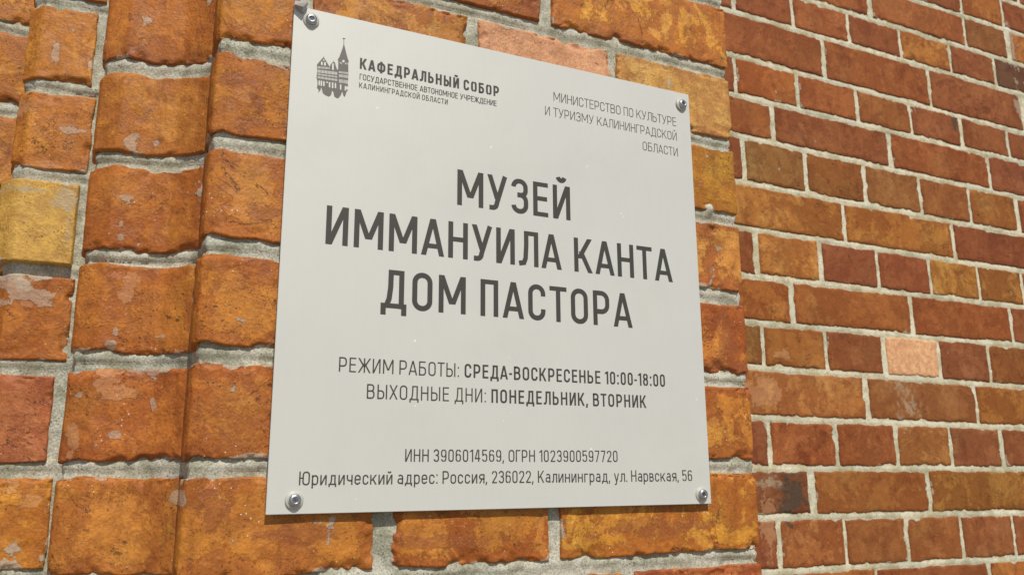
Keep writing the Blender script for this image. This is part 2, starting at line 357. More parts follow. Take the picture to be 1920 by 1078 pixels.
def mortar(parent, mat, pts, zr, cell, beds, recess=.005, low=.0024, grain=.0011, smooth=.006, bead=.0012, bumps=(), seed=3, tilt=None, ribbon=False, name='mortar'):
    at, L, _ = profile(pts, smooth)
    nu = int(L / cell) + 1; nv = int((zr[1] - zr[0]) / cell) + 1
    u = np.linspace(0, L, nu); z = np.linspace(zr[0], zr[1], nv)
    U, Z = np.meshgrid(u, z)
    P, N = at(U)
    wobz = .0032 * fbm(U / .07, Z * 0, seed + 2, 3)
    d = np.full(U.shape, 9.)
    for b in beds:
        bz = b if tilt is None else b[0] + (b[1] - b[0]) * (P[..., 0] - 1.2)
        dd = Z - bz - wobz
        d = np.where(np.abs(dd) < np.abs(d), dd, d)
    if ribbon:
        h = .0014 * (1 - np.clip((np.abs(d) - .0035) / .0025, 0, 1)); gr = np.exp(-((np.abs(d) - .0058) / .0016) ** 2)
    else:
        # bed struck with an iron: rounded upper half, groove under the middle
        g = np.exp(-((d + .0035) / .0017) ** 2) * np.clip(.35 + .9 * fbm(U / .11, Z / .11, seed + 77, 3), 0, 1)
        h = bead * np.exp(-((d - .003) / .0045) ** 2) * 1.6 - g * .0034; gr = g
    h = h - recess + low * fbm(U / .045, Z / .03, seed, 4, .55) + grain * fbm(U / .006, Z / .006, seed + 31, 3, .6)
    for (bx, bz, r, hh) in bumps:
        h = h + hh * np.exp(-(((P[..., 0] - bx) ** 2 + (Z - bz) ** 2) / r ** 2))
    X = P[..., 0] + N[..., 0] * h; Y = P[..., 1] + N[..., 1] * h
    me = grid_mesh('mortar_mesh', np.stack([X, Y, Z], -1).reshape(-1, 3), nu, nv, {'groove': gr})
    return link(name, me, mat, parent)

rnd = random.Random(5)
def jit(c, a=8):
    k = rnd.uniform(-a, a); return tuple(max(5, min(250, v + k + rnd.uniform(-a / 3, a / 3))) for v in c)

# ------------------------------------------------------------------ ground
gp = bpy.data.meshes.new('ground'); gp.from_pydata([(-60, -60, -1.56), (60, -60, -1.56), (60, 60, -1.56), (-60, 60, -1.56)], [], [(0, 1, 2, 3)])
g = link('ground', gp, MAT['ground']); g['kind'] = 'structure'

# ------------------------------------------------------------------ the pier with its stepped jamb
Y0 = .007                                  # front face of the bricks behind the plaque
PE = .7085                                 # right arris of the pier
Z0, PIT = .0072, .1033
def bed(k): return Z0 + PIT * k
WALL_Y = .556
B_ = [(.0612, .0500), (.0612, .0205), (.0640, .0120), (.0765, Y0)]
A_ = [(-.0420, .1400), (-.0418, .1130), (-.0395, .1080), (-.0184, .0950), (.0106, .0950), (.0353, .0880), (.0532, .0744), (.0618, .0650), (.0700, .0600)]
C_ = [(-.1225, .2300), (-.1225, .2020), (-.1088, .1860), (-.0436, .1820)]
D_ = [(-.42, .276), (-.1225, .272)]
pier = thing('brick_pier', 'orange brick pier with stepped moulded jamb at its left, carrying the light grey plaque', 'pier', (0, .2, -1.56))

def P_(pts): return [(x, y) for x, y in pts]
bumps = [(.664, bed(4) - .1033 + .011, .0065, .0075)]
prof_all = D_ + [(-.1225, .2600)] + C_[:] + [(-.0420, .160)] + A_[:-1] + [(.0619, .0500)] + B_[1:] + [(PE, Y0), (PE, WALL_Y)]
mo = mortar(pier, MAT['pier_mortar'], prof_all, (-.42, 1.05), .0027, [bed(k) for k in range(-5, 11)], bumps=bumps)
mo2 = mortar(pier, MAT['pier_mortar'], [(-1.45, .276), (-.4195, .276)], (-.42, 1.05), .008, [bed(k) for k in range(-5, 11)], seed=8)
mo2.matrix_parent_inverse = Matrix.Translation((0, -.2, 1.56))
mo.parent = pier; mo.matrix_parent_inverse = Matrix.Translation((0, -.2, 1.56))

OR = (192, 112, 42); OC = (205, 130, 55); RU = (176, 94, 40); DK = (160, 84, 38); PK = (220, 150, 118); YE = (216, 161, 84)
pcols = {  # row: colours for (moulded B, then the front bricks left to right)
    -3: [OR, RU, OR, OC], -2: [OR, OC, OR, (186, 100, 52)], -1: [(190, 112, 44), (182, 104, 40), (196, 120, 44)],
    0: [(186, 104, 42), OR, OC, (192, 112, 46)], 1: [(184, 104, 38), OR, (194, 110, 46)],
    2: [(184, 104, 42), OR, OR, (198, 120, 58)], 3: [(186, 108, 40), OC, (184, 116, 34)],
    4: [(188, 108, 38), (182, 110, 48), PK, (208, 148, 84)], 5: [(184, 100, 42), (178, 104, 38), (204, 128, 50)],
    6: [OR, OC, OR, RU]}
HALF = .0086
def addb(pts, k, col, **kw):
    top = kw.pop('dt', 0); bot = kw.pop('db', 0)
    hb = kw.pop('half', HALF)
    o = brick(pier, pier_mat, pts, bed(k) + hb + bot, bed(k + 1) - hb + top, col, **kw)
    o.matrix_parent_inverse = Matrix.Translation((0, -.2, 1.56)); return o
for k in range(-4, 9):
    even = k % 2 == 0
    cells = [(.155, .3300), (.345, .5203), (.533, PE)] if even else [(.2555, .4255), (.4405, PE)]
    mend = .1395 if even else .2365
    cc = pcols.get(k, [jit(OR), jit(RU), jit(OC), jit(OR)])
    vis = -2 <= k <= 5
    ce = .0020 if vis else .006
    Lb = B_ + [(mend, Y0)]
    bw = {4: .0, 3: .0}.get(k, 0.)
    db = {3: .002, 2: .0, 1: .0, 4: .001}.get(k, 0)
    addb(Lb, k, cc[0], patch=.55, cell=ce, wob=.0024, bow=([0, .030, .046, .065, .23], [-.0016, -.0016, .0016, -.0006, 0.]), db=db, amp=.0009, smooth=.0022, seed=900 + k)
    for i, (x0, x1) in enumerate(cells):
        last = x1 == PE
        pts = [(x0, Y0), (x1, Y0)] + ([(PE, Y0 + (.25 if even else .12))] if last else [])
        col = cc[min(i + 1, len(cc) - 1)]
        pa = .12 if col == PK else (.5 if (k, i) in ((4, 2), (3, 1)) else .95)
        addb(pts, k, col, patch=pa, cell=ce if (last or k in (-1, -2, 4, 5)) else .006, amp=.0009, depth=.03,
             wob=.0020, smooth=.0045 if last else .003, rnd=.0020, chips=1.2,
             label='smooth pale pink brick behind the plaque' if col == PK else None)
    # side face of the pier towards the wall behind
    y = Y0 + (.265 if even else .135)
    while y < WALL_Y - .02:
        ln = .35 if not even else .26
        y2 = min(y + ln, WALL_Y - .006)
        addb([(PE, y), (PE, y2)], k, jit(OR), cell=.012, depth=.03)
        y = y2 + .015
# jamb column A (concave moulded bricks)
acol = {-2: OR, -1: (190, 112, 48), 0: (190, 106, 46), 1: (182, 102, 40), 2: (176, 96, 36), 3: (188, 112, 44), 4: (184, 102, 38), 5: (182, 98, 40)}
for k in range(-4, 9):
    addb(A_, k, acol.get(k, jit(OR)), patch=.45, cell=.0020 if -2 <= k <= 5 else .006, wob=.0020, amp=.0009, smooth=.0026, seed=700 + k, rnd=.0020,
         half=.0078, bow=([0, .027, .052, .080, .15], [-.0020, -.0020, .0012, -.0012, .0006]))
# jamb column C
cend = {4: -.0535, 3: -.0478, 2: -.0530, 1: -.0478, 0: -.0565, -1: -.0474, 5: -.048, -2: -.055}
ccol = {5: OR, 4: (200, 124, 52), 3: (196, 116, 48), 2: YE, 1: (186, 106, 42), 0: (176, 96, 60), -1: (194, 116, 42), -2: OR}
for k in range(-4, 9):
    e = cend.get(k, -.05 if k % 2 else -.054)
    yl = k == 2
    addb([C_[0], C_[1], C_[2], (e, .1822)], k, ccol.get(k, jit(OR)), patch=.12 if yl else .5, cell=.0020 if -2 <= k <= 5 else .006,
         wob=.0008 if yl else .0020, amp=.0005 if yl else .0013, chips=.2 if yl else 1., proud=.0065 if yl else 0., smooth=.0022, seed=500 + k,
         db=-.002 if yl else 0, half=.0078, label='smooth yellow replacement brick standing proud of the jamb' if yl else None)
# jamb column D and the masonry running on to the left
for k in range(-4, 9):
    x = -.1180; first = True; i = 0
    while x > -1.42:
        ln = .175 if first and k % 2 else (.24 if first else .34)
        addb([(max(x - ln, -1.45), .2755), (x, .272 if first else .2755)], k, jit((196, 122, 52)) if first else jit(OR), patch=.7, cell=.003 if (first and k > 1) else .014, seed=300 + k * 7 + i)
        x -= ln + .014; first = False; i += 1

# ------------------------------------------------------------------ the wall set back on the right
wall = thing('brick_wall', 'red brown brick wall with cream joints set back to the right of the pier', 'wall', (1.7, WALL_Y, -1.56))
MPW = Matrix.Translation((-1.7, -WALL_Y, 1.56))
# beds: height at x=1.2 and the same bed one metre further on
WB = {-5: (-.512, -.520), -4: (-.409, -.416), -3: (-.306, -.312), -2: (-.1930, -.2030), -1: (-.0880, -.1000), 0: (.0088, .0055), 1: (.1100, .1060), 2: (.2150, .2070), 3: (.3105, .3150), 4: (.4130, .4180),
      5: (.5180, .5150), 6: (.6240, .6175), 7: (.7340, .7240), 8: (.8320, .8300), 9: (.9300, .9210), 10: (1.0410, 1.0420), 11: (1.1320, 1.1370), 12: (1.2270, 1.2370),
      13: (1.331, 1.335), 14: (1.434, 1.438), 15: (1.537, 1.541), 16: (1.640, 1.644)}
mw = mortar(wall, MAT['wall_mortar'], [(.74, WALL_Y), (3.1, WALL_Y)], (-.51, 1.64), .005, [WB[k] for k in sorted(WB)], recess=.0024, low=.0011, grain=.0006,
            tilt=True, ribbon=True, seed=60)
mw.matrix_parent_inverse = MPW
R1 = (166, 88, 48); R2 = (150, 80, 48); R3 = (176, 100, 46); R4 = (140, 74, 48); O1 = (190, 120, 60); O2 = (182, 116, 50); BRN = (150, 100, 52); DRK = (104, 66, 48); PINK = (240, 172, 138); OLV = (146, 92, 50)
wrows = {
    13: [((1.95, 2.113), R2), ((2.125, 2.298), R2)],
    12: [((1.683, 2.033), R2), ((2.0445, 2.2107), R3)],
    11: [((1.30, 1.46), R2), ((1.475, 1.665), R1), ((1.683, 2.033), (160, 84, 44)), ((2.0445, 2.212), (150, 88, 52)), ((2.235, 2.41), R3)],
    10: [((1.2274, 1.3968), R2), ((1.4074, 1.5835), R1), ((1.592, 1.7662), R2), ((1.7764, 1.9568), (184, 112, 50)), ((1.9678, 2.1398), R2), ((2.1517, 2.33), DRK)],
    9: [((1.14, 1.4859), (156, 84, 48)), ((1.4993, 1.8583), R1), ((1.8689, 2.2350), R2), ((2.262, 2.60), R1)],
    8: [((1.04, 1.2064), R2), ((1.2161, 1.3918), (176, 94, 44)), ((1.4045, 1.5838), R1), ((1.597, 1.7731), (152, 84, 46)), ((1.7831, 1.9600), R2), ((1.9769, 2.1522), R2), ((2.1639, 2.335), R2)],
    7: [((1.14, 1.3055), (158, 84, 46)), ((1.3195, 1.6802), R2), ((1.6964, 2.0538), (160, 86, 46)), ((2.0670, 2.41), R4)],
    6: [((1.04, 1.2123), R2), ((1.2257, 1.3951), OLV), ((1.4075, 1.5831), (156, 92, 46)), ((1.5941, 1.7747), (152, 92, 50)), ((1.7856, 1.9592), (156, 88, 46)), ((1.9685, 2.1455), (166, 98, 48)), ((2.1637, 2.335), R2)],
    5: [((1.14, 1.5021), (188, 118, 56)), ((1.5147, 1.8765), (184, 112, 50)), ((1.8907, 2.25), (136, 68, 42))],
    4: [((1.04, 1.2274), R2), ((1.2429, 1.4152), (190, 116, 56)), ((1.4309, 1.5974), (148, 78, 52)), ((1.6090, 1.7752), (152, 78, 46)), ((1.7855, 1.9547), O2), ((1.9639, 2.1263), (170, 104, 46)), ((2.14, 2.31), R3)],
    3: [((1.14, 1.3193), R3), ((1.3345, 1.6929), (168, 92, 46)), ((1.7087, 2.0586), (160, 86, 46)), ((2.0711, 2.41), R2)],
    2: [((1.06, 1.2314), BRN), ((1.2407, 1.4106), (172, 104, 50)), ((1.4210, 1.5865), (146, 78, 46)), ((1.6038, 1.7741), PINK), ((1.7850, 1.9531), (140, 74, 44)), ((1.9653, 2.14), (150, 84, 44)), ((2.15, 2.32), R2)],
    1: [((1.14, 1.5175), (188, 112, 60)), ((1.5337, 1.8867), (150, 88, 48)), ((1.8975, 2.25), (164, 100, 44))],
    0: [((1.06, 1.2278), R4), ((1.2393, 1.4172), (166, 88, 48)), ((1.4284, 1.5987), (158, 84, 48)), ((1.6109, 1.7783), (168, 104, 50)), ((1.7887, 1.9573), (148, 80, 50)), ((1.9742, 2.13), (140, 76, 46)), ((2.15, 2.32), R2)],
    -1: [((1.16, 1.3301), (132, 74, 46)), ((1.3513, 1.6887), (160, 90, 44)), ((1.7002, 2.06), (160, 100, 44)), ((2.07, 2.25), R2)],
    -2: [((1.06, 1.2347), (146, 76, 48)), ((1.2486, 1.4177), (176, 104, 58)), ((1.4274, 1.6016), (152, 86, 46)), ((1.6129, 1.7798), (164, 96, 52)), ((1.7908, 1.9622), (150, 82, 48)), ((1.972, 2.14), R2)],
    -3: [((1.03, 1.215), R2), ((1.2263, 1.4979), (170, 98, 50)), ((1.5068, 1.8573), R2), ((1.8721, 2.22), R3)]}
for k in range(-5, 16):
    row = list(wrows.get(k, []))
    if not row:
        x = .75 + (.09 if k % 2 else 0)
        while x < 3.0:
            ln = .35 if k % 2 else .17
            row.append(((x, x + ln), jit(R2, 12))); x += ln + .0125
    else:
        st = k % 2 != 0
        ln = .35 if st else .17
        x = row[0][0][0] - .0125
        while x > .80: row.insert(0, ((max(x - ln, .745), x), jit(R2, 12))); x -= ln + .0125
        x = row[-1][0][1] + .0125
        while x < 2.95: row.append(((x, x + ln), jit(R2, 14))); x += ln + .0125
    for (x0, x1), col in row:
        xm = (x0 + x1) / 2
        def bz(q, x): return WB[q][0] + (WB[q][1] - WB[q][0]) * (x - 1.2)
        zb, zt = bz(k, xm) + .0066, bz(k + 1, xm) - .0066
        vis = 1.1 < x1 and x0 < 2.4 and -3 <= k <= 13
        yel = col[1] > 99
        pk = col == PINK
        if not pk and col != DRK: col = tuple(.82 * a + .18 * b for a, b in zip(col, (166, 92, 48)))
        slope = (WB[k][1] - WB[k][0] + WB[k + 1][1] - WB[k + 1][0]) / 2
        o = brick(wall, MAT['wall_brick'], [(x0, WALL_Y), (x1, WALL_Y)], zb, zt, jit(col, 4), patch=.10 if pk else (.9 if yel else .62),
                  cell=.0038 if vis else .016, wob=.0030, rnd=.0020, amp=.0007 if not pk else .0004, proud=.0005, depth=.03, chips=.7,
                  bow=([0, x1 - x0], [-slope * (x1 - x0) / 2, slope * (x1 - x0) / 2]), smooth=.003,
                  label='smooth pale salmon pink header in the set back wall' if pk else None)
        o.matrix_parent_inverse = MPW

# ------------------------------------------------------------------ the plaque
PX0, PX1, PZ0, PZ1 = .1335, .6344, -.0344, .4750
plaque = thing('information_plaque', 'square light grey museum plaque with dark Cyrillic lettering screwed to the brick pier', 'plaque',
               ((PX0 + PX1) / 2, 0, PZ0))
PO = Vector(plaque.location)
def box_mesh(x0, x1, y0, y1, z0, z1, bev=.0004):
    import bmesh
    bm = bmesh.new(); vs = [bm.verts.new((x, y, z)) for x in (x0, x1) for y in (y0, y1) for z in (z0, z1)]
    bm.verts.ensure_lookup_table()
    for f in ((0, 1, 3, 2), (4, 6, 7, 5), (0, 4, 5, 1), (2, 3, 7, 6), (0, 2, 6, 4), (1, 5, 7, 3)): bm.faces.new([vs[i] for i in f])
    bmesh.ops.recalc_face_normals(bm, faces=bm.faces)
    bmesh.ops.bevel(bm, geom=bm.edges[:], offset=bev, segments=2, affect='EDGES')
    me = bpy.data.meshes.new('panel_mesh'); bm.to_mesh(me); bm.free(); return me
panel = link('panel', box_mesh(PX0 - PO.x, PX1 - PO.x, 0, .003, 0, PZ1 - PZ0), MAT['panel'], plaque)

def lathe(prof, n=28):
    vs, fs = [], []
    for r, y in prof:
        for i in range(n):
            a = 2 * math.pi * i / n; vs.append((r * math.cos(a), y, r * math.sin(a)))
    for j in range(len(prof) - 1):
        for i in range(n):
            fs.append((j * n + i, j * n + (i + 1) % n, (j + 1) * n + (i + 1) % n, (j + 1) * n + i))
    fs.append(tuple(range((len(prof) - 1) * n, len(prof) * n)))
    me = bpy.data.meshes.new('turned_mesh'); me.from_pydata(vs, [], fs)
    me.polygons.foreach_set('use_smooth', [len(f) == 4 for f in fs]); me.update(); return me
wm = lathe([(.0084, .0), (.0084, -.0010), (.0080, -.0016), (.0070, -.0020), (.0060, -.0022), (.0060, -.0023)])
hm = lathe([(.0055, -.0022), (.0057, -.0036), (.0054, -.0046), (.0046, -.0053), (.0034, -.0057), (.0028, -.0057), (.0024, -.0050), (.0023, -.0042)])
def socket_mesh():
    vs, fs = [], []
    for a in range(4):
        c, s = math.cos(math.radians(a * 45)), math.sin(math.radians(a * 45))
        for x, z in ((-.0021, -.0003), (.0021, -.0003), (.0021, .0003), (-.0021, .0003)):
            vs.append((x * c - z * s, -.0044 - a * .00004, x * s + z * c))
        fs.append(tuple(range(a * 4, a * 4 + 4)))
    me = bpy.data.meshes.new('socket_mesh'); me.from_pydata(vs, [], fs); return me
sm = socket_mesh()
wm.materials.append(MAT['washer']); hm.materials.append(MAT['steel']); sm.materials.append(MAT['recess'])
for (x, z, rot) in ((.1512, .4615, .4), (.6215, .4582, .9), (.1582, -.0220, 0.), (.6208, -.0236, .6)):
    s = link('screw', hm, None, plaque, (x - PO.x, -.0001, z - PZ0)); s.rotation_euler = (math.radians(rnd.uniform(-5, 5)), rot, math.radians(rnd.uniform(-5, 5)))
    link('washer', wm, None, s); link('socket', sm, None, s)
# bent metal lug over the top left corner
cl = bpy.data.meshes.new('lug_mesh')
cv = [(-.0035, -.0015, .004), (.0100, -.0020, .0055), (.0085, -.0045, -.0015), (-.0045, -.0050, -.0025), (.0040, -.0085, -.0050), (.0050, -.0008, -.0085),
      (-.0035, .0050, .0050), (.0100, .0050, .0060)]
cl.from_pydata(cv, [], [(0, 1, 2, 4, 3), (3, 4, 5), (4, 2, 5), (0, 6, 7, 1), (0, 3, 6), (1, 7, 2), (3, 5, 6), (2, 7, 5), (6, 5, 7)]); 
lug = link('corner_lug', cl, MAT['dull_steel'], plaque, (PX0 + .0035 - PO.x, -.0006, PZ1 - .0002 - PZ0))

# ------------------------------------------------------------------ lettering: a condensed stroke alphabet
class Pen:
    def __init__(s, w): s.w = w; s.polys = []; s.ox = 0; s.sx = 1; s.ux = 1
    def poly(s, p): s.polys.append([(s.ox + x, z) for x, z in p])
    def V(s, x, z0=0, z1=1): h = s.w / 2; s.poly([(x - h, z0), (x + h, z0), (x + h, z1), (x - h, z1)])
    def H(s, z, x0, x1): h = s.w * .46; s.poly([(x0, z - h), (x1, z - h), (x1, z + h), (x0, z + h)])
    def G(s, x0, z0, x1, z1):           # diagonal with level cuts; x = centre of each cut
        h = s.w * .5 * math.hypot(x1 - x0, z1 - z0) / abs(z1 - z0) * 1.0
        s.poly([(x0 - h, z0), (x0 + h, z0), (x1 + h, z1), (x1 - h, z1)])
    def P(s, pts, closed=False):
        q = []
        for p in pts:
            if not q or math.hypot(p[0] - q[-1][0], p[1] - q[-1][1]) > .004: q.append(p)
        if closed and math.hypot(q[0][0] - q[-1][0], q[0][1] - q[-1][1]) < .004: q.pop()
        pts = q; h = s.w / 2; n = len(pts)
        for i in range(n if closed else n - 1):
            a, b = pts[i], pts[(i + 1) % n]
            def nrm(p, q): l = math.hypot(q[0] - p[0], q[1] - p[1]) or 1e-9; return (-(q[1] - p[1]) / l, (q[0] - p[0]) / l)
            n0 = nrm(a, b)
            def mit(p, other):
                if other is None: return n0
                m = (n0[0] + other[0], n0[1] + other[1]); l = m[0] ** 2 + m[1] ** 2
                return (m[0] * 2 / max(l, .5), m[1] * 2 / max(l, .5))
            pv = nrm(pts[i - 1], a) if (i > 0 or closed) else None
            nx = nrm(b, pts[(i + 2) % n]) if (i + 2 < n or closed) else None
            ma, mb = mit(a, pv), mit(b, nx)
            s.poly([(a[0] - ma[0] * h, a[1] - ma[1] * h), (b[0] - mb[0] * h, b[1] - mb[1] * h), (b[0] + mb[0] * h, b[1] + mb[1] * h), (a[0] + ma[0] * h, a[1] + ma[1] * h)])
def arc(cx, cz, rx, rz, a0, a1, n=7):
    return [(cx + rx * math.cos(math.radians(a0 + (a1 - a0) * i / n)), cz + rz * math.sin(math.radians(a0 + (a1 - a0) * i / n))) for i in range(n + 1)]
def bowl(x0, x1, z0, z1, r):            # open to the left: starts and ends at x0
    return [(x0, z1)] + arc(x1 - r, z1 - r, r, r, 90, 0) + arc(x1 - r, z0 + r, r, r, 0, -90) + [(x0, z0)]
def ring(x0, x1, z0, z1, r):
    return arc(x1 - r, z1 - r, r, r, 90, 0) + arc(x1 - r, z0 + r, r, r, 0, -90) + arc(x0 + r, z0 + r, r, r, -90, -180) + arc(x0 + r, z1 - r, r, r, 180, 90)
def glyph(p, c, H=1.0):
    """draws c at p.ox, returns advance width; H = cap height 1, lower case on an x-height of .76"""
    w = p.w; h = w / 2; hv = w * .46; X = .74
    def breve(cx, z): p.P(arc(cx, z + .235, .105, .105, 185, 355, 7))
    low = c.islower(); T = X if low else 1.0
    k = .88 if low else 1.0
    u = c.upper() if c in 'ивгдийклмнпстчжхшщыьзю' else c
    if u == 'И' or u == 'Й':
        W = .56 * k; p.V(h, 0, T); p.V(W - h, 0, T); p.G(h + w * .12, 0, W - h - w * .12, T)
        if u == 'Й': breve(W / 2, T + .02)
        return W
    if u == 'М': W = .76; p.V(h, 0, T); p.V(W - h, 0, T); p.G(h + .01, T, W / 2 - w * .10, T * .24); p.G(W - h - .01, T, W / 2 + w * .10, T * .24); return W
    if u == 'А' and not low: W = .64; p.G(h, 0, W / 2 - w * .05, 1); p.G(W - h, 0, W / 2 + w * .05, 1); p.H(.26, .13, W - .13); return W
    if u == 'Н': W = .56 * k; p.V(h, 0, T); p.V(W - h, 0, T); p.H(T * .52, h, W - h); return W
    if u == 'У': W = .60; p.G(h, 1, W * .50, .30); p.P([(W - h, 1), (W * .47, .20)] + arc(W * .47 - .12, .20, .12, .20 - hv, 0, -90, 5) + [(W * .10, hv)]); return W
    if c == 'у': W = .52; p.G(h, T, W * .5, .02); p.P([(W - h, T), (W * .47, -.06), (W * .40, -.19), (.06, -.215)]); return W
    if u == 'Л': W = .60 * k; p.V(W - h, 0, T); p.H(T - hv, W * .26, W - h); p.P([(W * .26 + h, T), (W * .26 + h, T * .6), (W * .22 + h, T * .22), (W * .14 + h, hv + .03), (0, hv)]); return W
    if u == 'К': W = .60 * k; p.V(h, 0, T); p.G(W - h * 1.2, T, w + .02, T * .40); p.G(W - h * 1.1, 0, W * .38, T * .60); return W
    if u == 'Т': W = .54 * k; p.V(W / 2, 0, T); p.H(T - hv, 0, W); return W
    if u == 'Д':
        W = .68 * k; e = .17 if not low else .14; p.H(hv + .005, 0, W); p.V(W - h - .07 * k, 0, T); p.V(h, -e, hv); p.V(W - h, -e, hv); p.H(T - hv, W * .28, W - .08 * k)
        p.P([(W * .28 + h, T), (W * .27 + h, T * .55), (W * .22 + h, T * .25), (W * .12 + h, hv)]); return W
    if c == 'О': W = .55; p.P(ring(h, W - h, hv, 1 - hv, .24 - h * .6), True); return W
    if c == 'о': W = .49; p.P(ring(h, W - h, hv, T - hv, .21 - h * .6), True); return W
    if c == '0': W = .48; p.P(ring(h, W - h, hv, 1 - hv, .21 - h * .6), True); return W
    if u == 'П': W = .52 * k; p.V(h, 0, T); p.V(W - h, 0, T); p.H(T - hv, h, W - h); return W
    if u == 'С':
        W = .53 * k; r = min(.24 * k - h * .6, (W - 2 * h) / 2 - .004); p.P([(W - h, T * .68)] + arc(W - h - r, T - hv - r, r, r, 0, 90) + arc(h + r, T - hv - r, r, r, 90, 180) + arc(h + r, hv + r, r, r, 180, 270) + arc(W - h - r, hv + r, r, r, 270, 360) + [(W - h, T * .32)]); return W
    if c == 'Р': W = .54; p.V(h); p.P(bowl(h, W - h, .40, 1 - hv, .20)); return W
    if c == 'р': W = .49; p.V(h, -.24, T); p.P(ring(h, W - h, hv, T - hv, .19), True); return W
    if u == 'Е' and not low: W = .47; p.V(h); p.H(1 - hv, h, W); p.H(hv, h, W); p.H(.52, h, W - .03); return W
    if c == 'е': W = .49; r = .19; p.P([(h, T * .52), (W - h, T * .52)]); p.P([(W - h, T * .46)] + arc(W - h - r, T - hv - r, r, r, 0, 90) + arc(h + r, T - hv - r, r, r, 90, 180) + arc(h + r, hv + r, r, r, 180, 270) + arc(W - h - r, hv + r, r, r * .9, 270, 345)); return W
    if c == 'а': W = .47; p.V(W - h, 0, T - .15); p.P([(W - h, T - .18)] + arc(W - h - .17, T - hv - .15, .17, .15, 0, 150)); p.P([(W - h, T * .56), (h + .13, T * .56)] + arc(h + .13, T * .56 - .165, .13, .165, 90, 270) + [(W - h, hv + .02)]); return W
    if c == 'я': W = .50; p.V(W - h, 0, T); p.P([(W - h, T - hv), (h + .14, T - hv)] + arc(h + .14, T - hv - .165, .14, .165, 90, 270) + [(W - h, T - hv - .33)]); p.G(h + .02, 0, W * .52, T * .42); return W
    if u == 'З' or c == '3':
        W = .52 if u == 'З' else .48; r = .18
        p.P([(h, .76)] + arc(h + r, 1 - hv - r, r, r, 170, 90) + arc(W - h - r - .01, 1 - hv - r, r, r, 90, 0) + arc(W - h - .01 - r * .75, .535 + r * .75, r * .75, r * .75, 0, -90, 5) + [(W * .36, .535)])
        p.P([(W * .36, .535)] + arc(W - h - r, .535 - r, r, r, 90, 0) + arc(W - h - r, hv + r, r, r, 0, -90) + arc(h + r, hv + r, r, r, -90, -175)); return W
    if u == 'Б': W = .53; p.V(h); p.H(1 - hv, h, W - .04); p.P(bowl(h, W - h, hv, .57, .19)); return W
    if c == 'В': W = .55; p.V(h); p.P(bowl(h, W - h, hv, .53, .19)); p.P(bowl(h, W - h - .03, .53, 1 - hv, .18)); return W
    if c == 'в': W = .46; p.V(h, 0, T); p.P(bowl(h, W - h, hv, T * .52, .14)); p.P(bowl(h, W - h - .03, T * .52, T - hv, .14)); return W
    if u == 'Г': W = .44 * k; p.V(h, 0, T); p.H(T - hv, h, W); return W
    if u == 'Ж': W = .88; m = W / 2; p.V(m); p.G(h, 0, m - .02, .62); p.G(W - h, 0, m + .02, .62); p.G(h, 1, m - .02, .42); p.G(W - h, 1, m + .02, .42); return W
    if u == 'Х': W = .60; p.G(h, 0, W - h, 1); p.G(W - h, 0, h, 1); return W
    if u == 'Ф': W = .72; p.V(W / 2, -.04, 1.04); p.P(ring(h, W - h, .16, .84, .24), True); return W
    if u == 'Ы': W = .70; p.V(h); p.P(bowl(h, .50 - h, hv, .56, .19)); p.V(W - h); return W
    if u == 'Ь': W = .52; p.V(h); p.P(bowl(h, W - h, hv, .56, .19)); return W
    if u == 'Ч': W = .53 * k; r = .2 * k; p.V(W - h, 0, T); p.P([(h, T), (h, T * .42 + r)] + arc(h + r, T * .42 + r, r, r, 180, 270) + [(W - h, T * .42)]); return W
    if u == 'Ю': W = .80; p.V(h); p.H(.52, h, .3); p.P(ring(.30, W - h, hv, 1 - hv, .2), True); return W
    if c == '1': W = .30; p.V(W - h); p.G(h * .6, .80, W - h, 1 - hv * .2); return W
    if c == '2': W = .48; r = .19; p.H(hv, h * .4, W); p.P([(h, .74)] + arc(h + r, 1 - hv - r, r, r, 175, 90) + arc(W - h - r, 1 - hv - r, r, r, 90, 0) + [(W - h, .68), (W - h - .04, .55), (h * 1.1, hv)]); return W
    if c == '4': W = .50; p.V(W - h - .09); p.P([(W - .09 - h - .10, 1), (h, .27), (W, .27)]); return W
    if c == '5': W = .48; r = .19; p.H(1 - hv, h, W - .03); p.V(h + .01, .48, 1); p.P([(h, .53)] + arc(h + r, .62 - r, r, r, 140, 90, 4) + arc(W - h - r, .62 - r, r, r, 90, 0) + arc(W - h - r, hv + r, r, r, 0, -90) + arc(h + r, hv + r, r, r, -90, -175)); return W
    if c == '6': W = .48; r = .19; p.P(ring(h, W - h, hv, .60, r), True); p.P([(h, .40), (h, 1 - hv - r)] + arc(h + r, 1 - hv - r, r, r, 180, 90) + arc(W - h - r, 1 - hv - r, r, r, 90, 10)); return W
    if c == '9': W = .48; r = .19; p.P(ring(h, W - h, .40, 1 - hv, r), True); p.P([(W - h, .60), (W - h, hv + r)] + arc(W - h - r, hv + r, r, r, 0, -90) + arc(h + r, hv + r, r, r, -90, -170)); return W
    if c == '7': W = .46; p.H(1 - hv, 0, W); p.G(W * .34, 0, W - h, 1 - w); return W
    if c == '8': W = .48; r = .18; p.P(ring(h, W - h, hv, .54, r), True); p.P(ring(h + .01, W - h - .01, .54, 1 - hv, r * .95), True); return W
    if c == ':': W = w * 1.2; zz = (.02, .62); [p.V(W / 2, z, z + w * 1.15) for z in zz]; return W
    if c == '.': W = w * 1.2; p.V(W / 2, 0, w * 1.2); return W
    if c == ',': W = w * 1.2; p.G(W / 2, w * 1.2, W / 2 - .05, -.14); return W
    if c == '-': W = .24; p.H(.42, 0, W); return W
    return .24
LINES = []
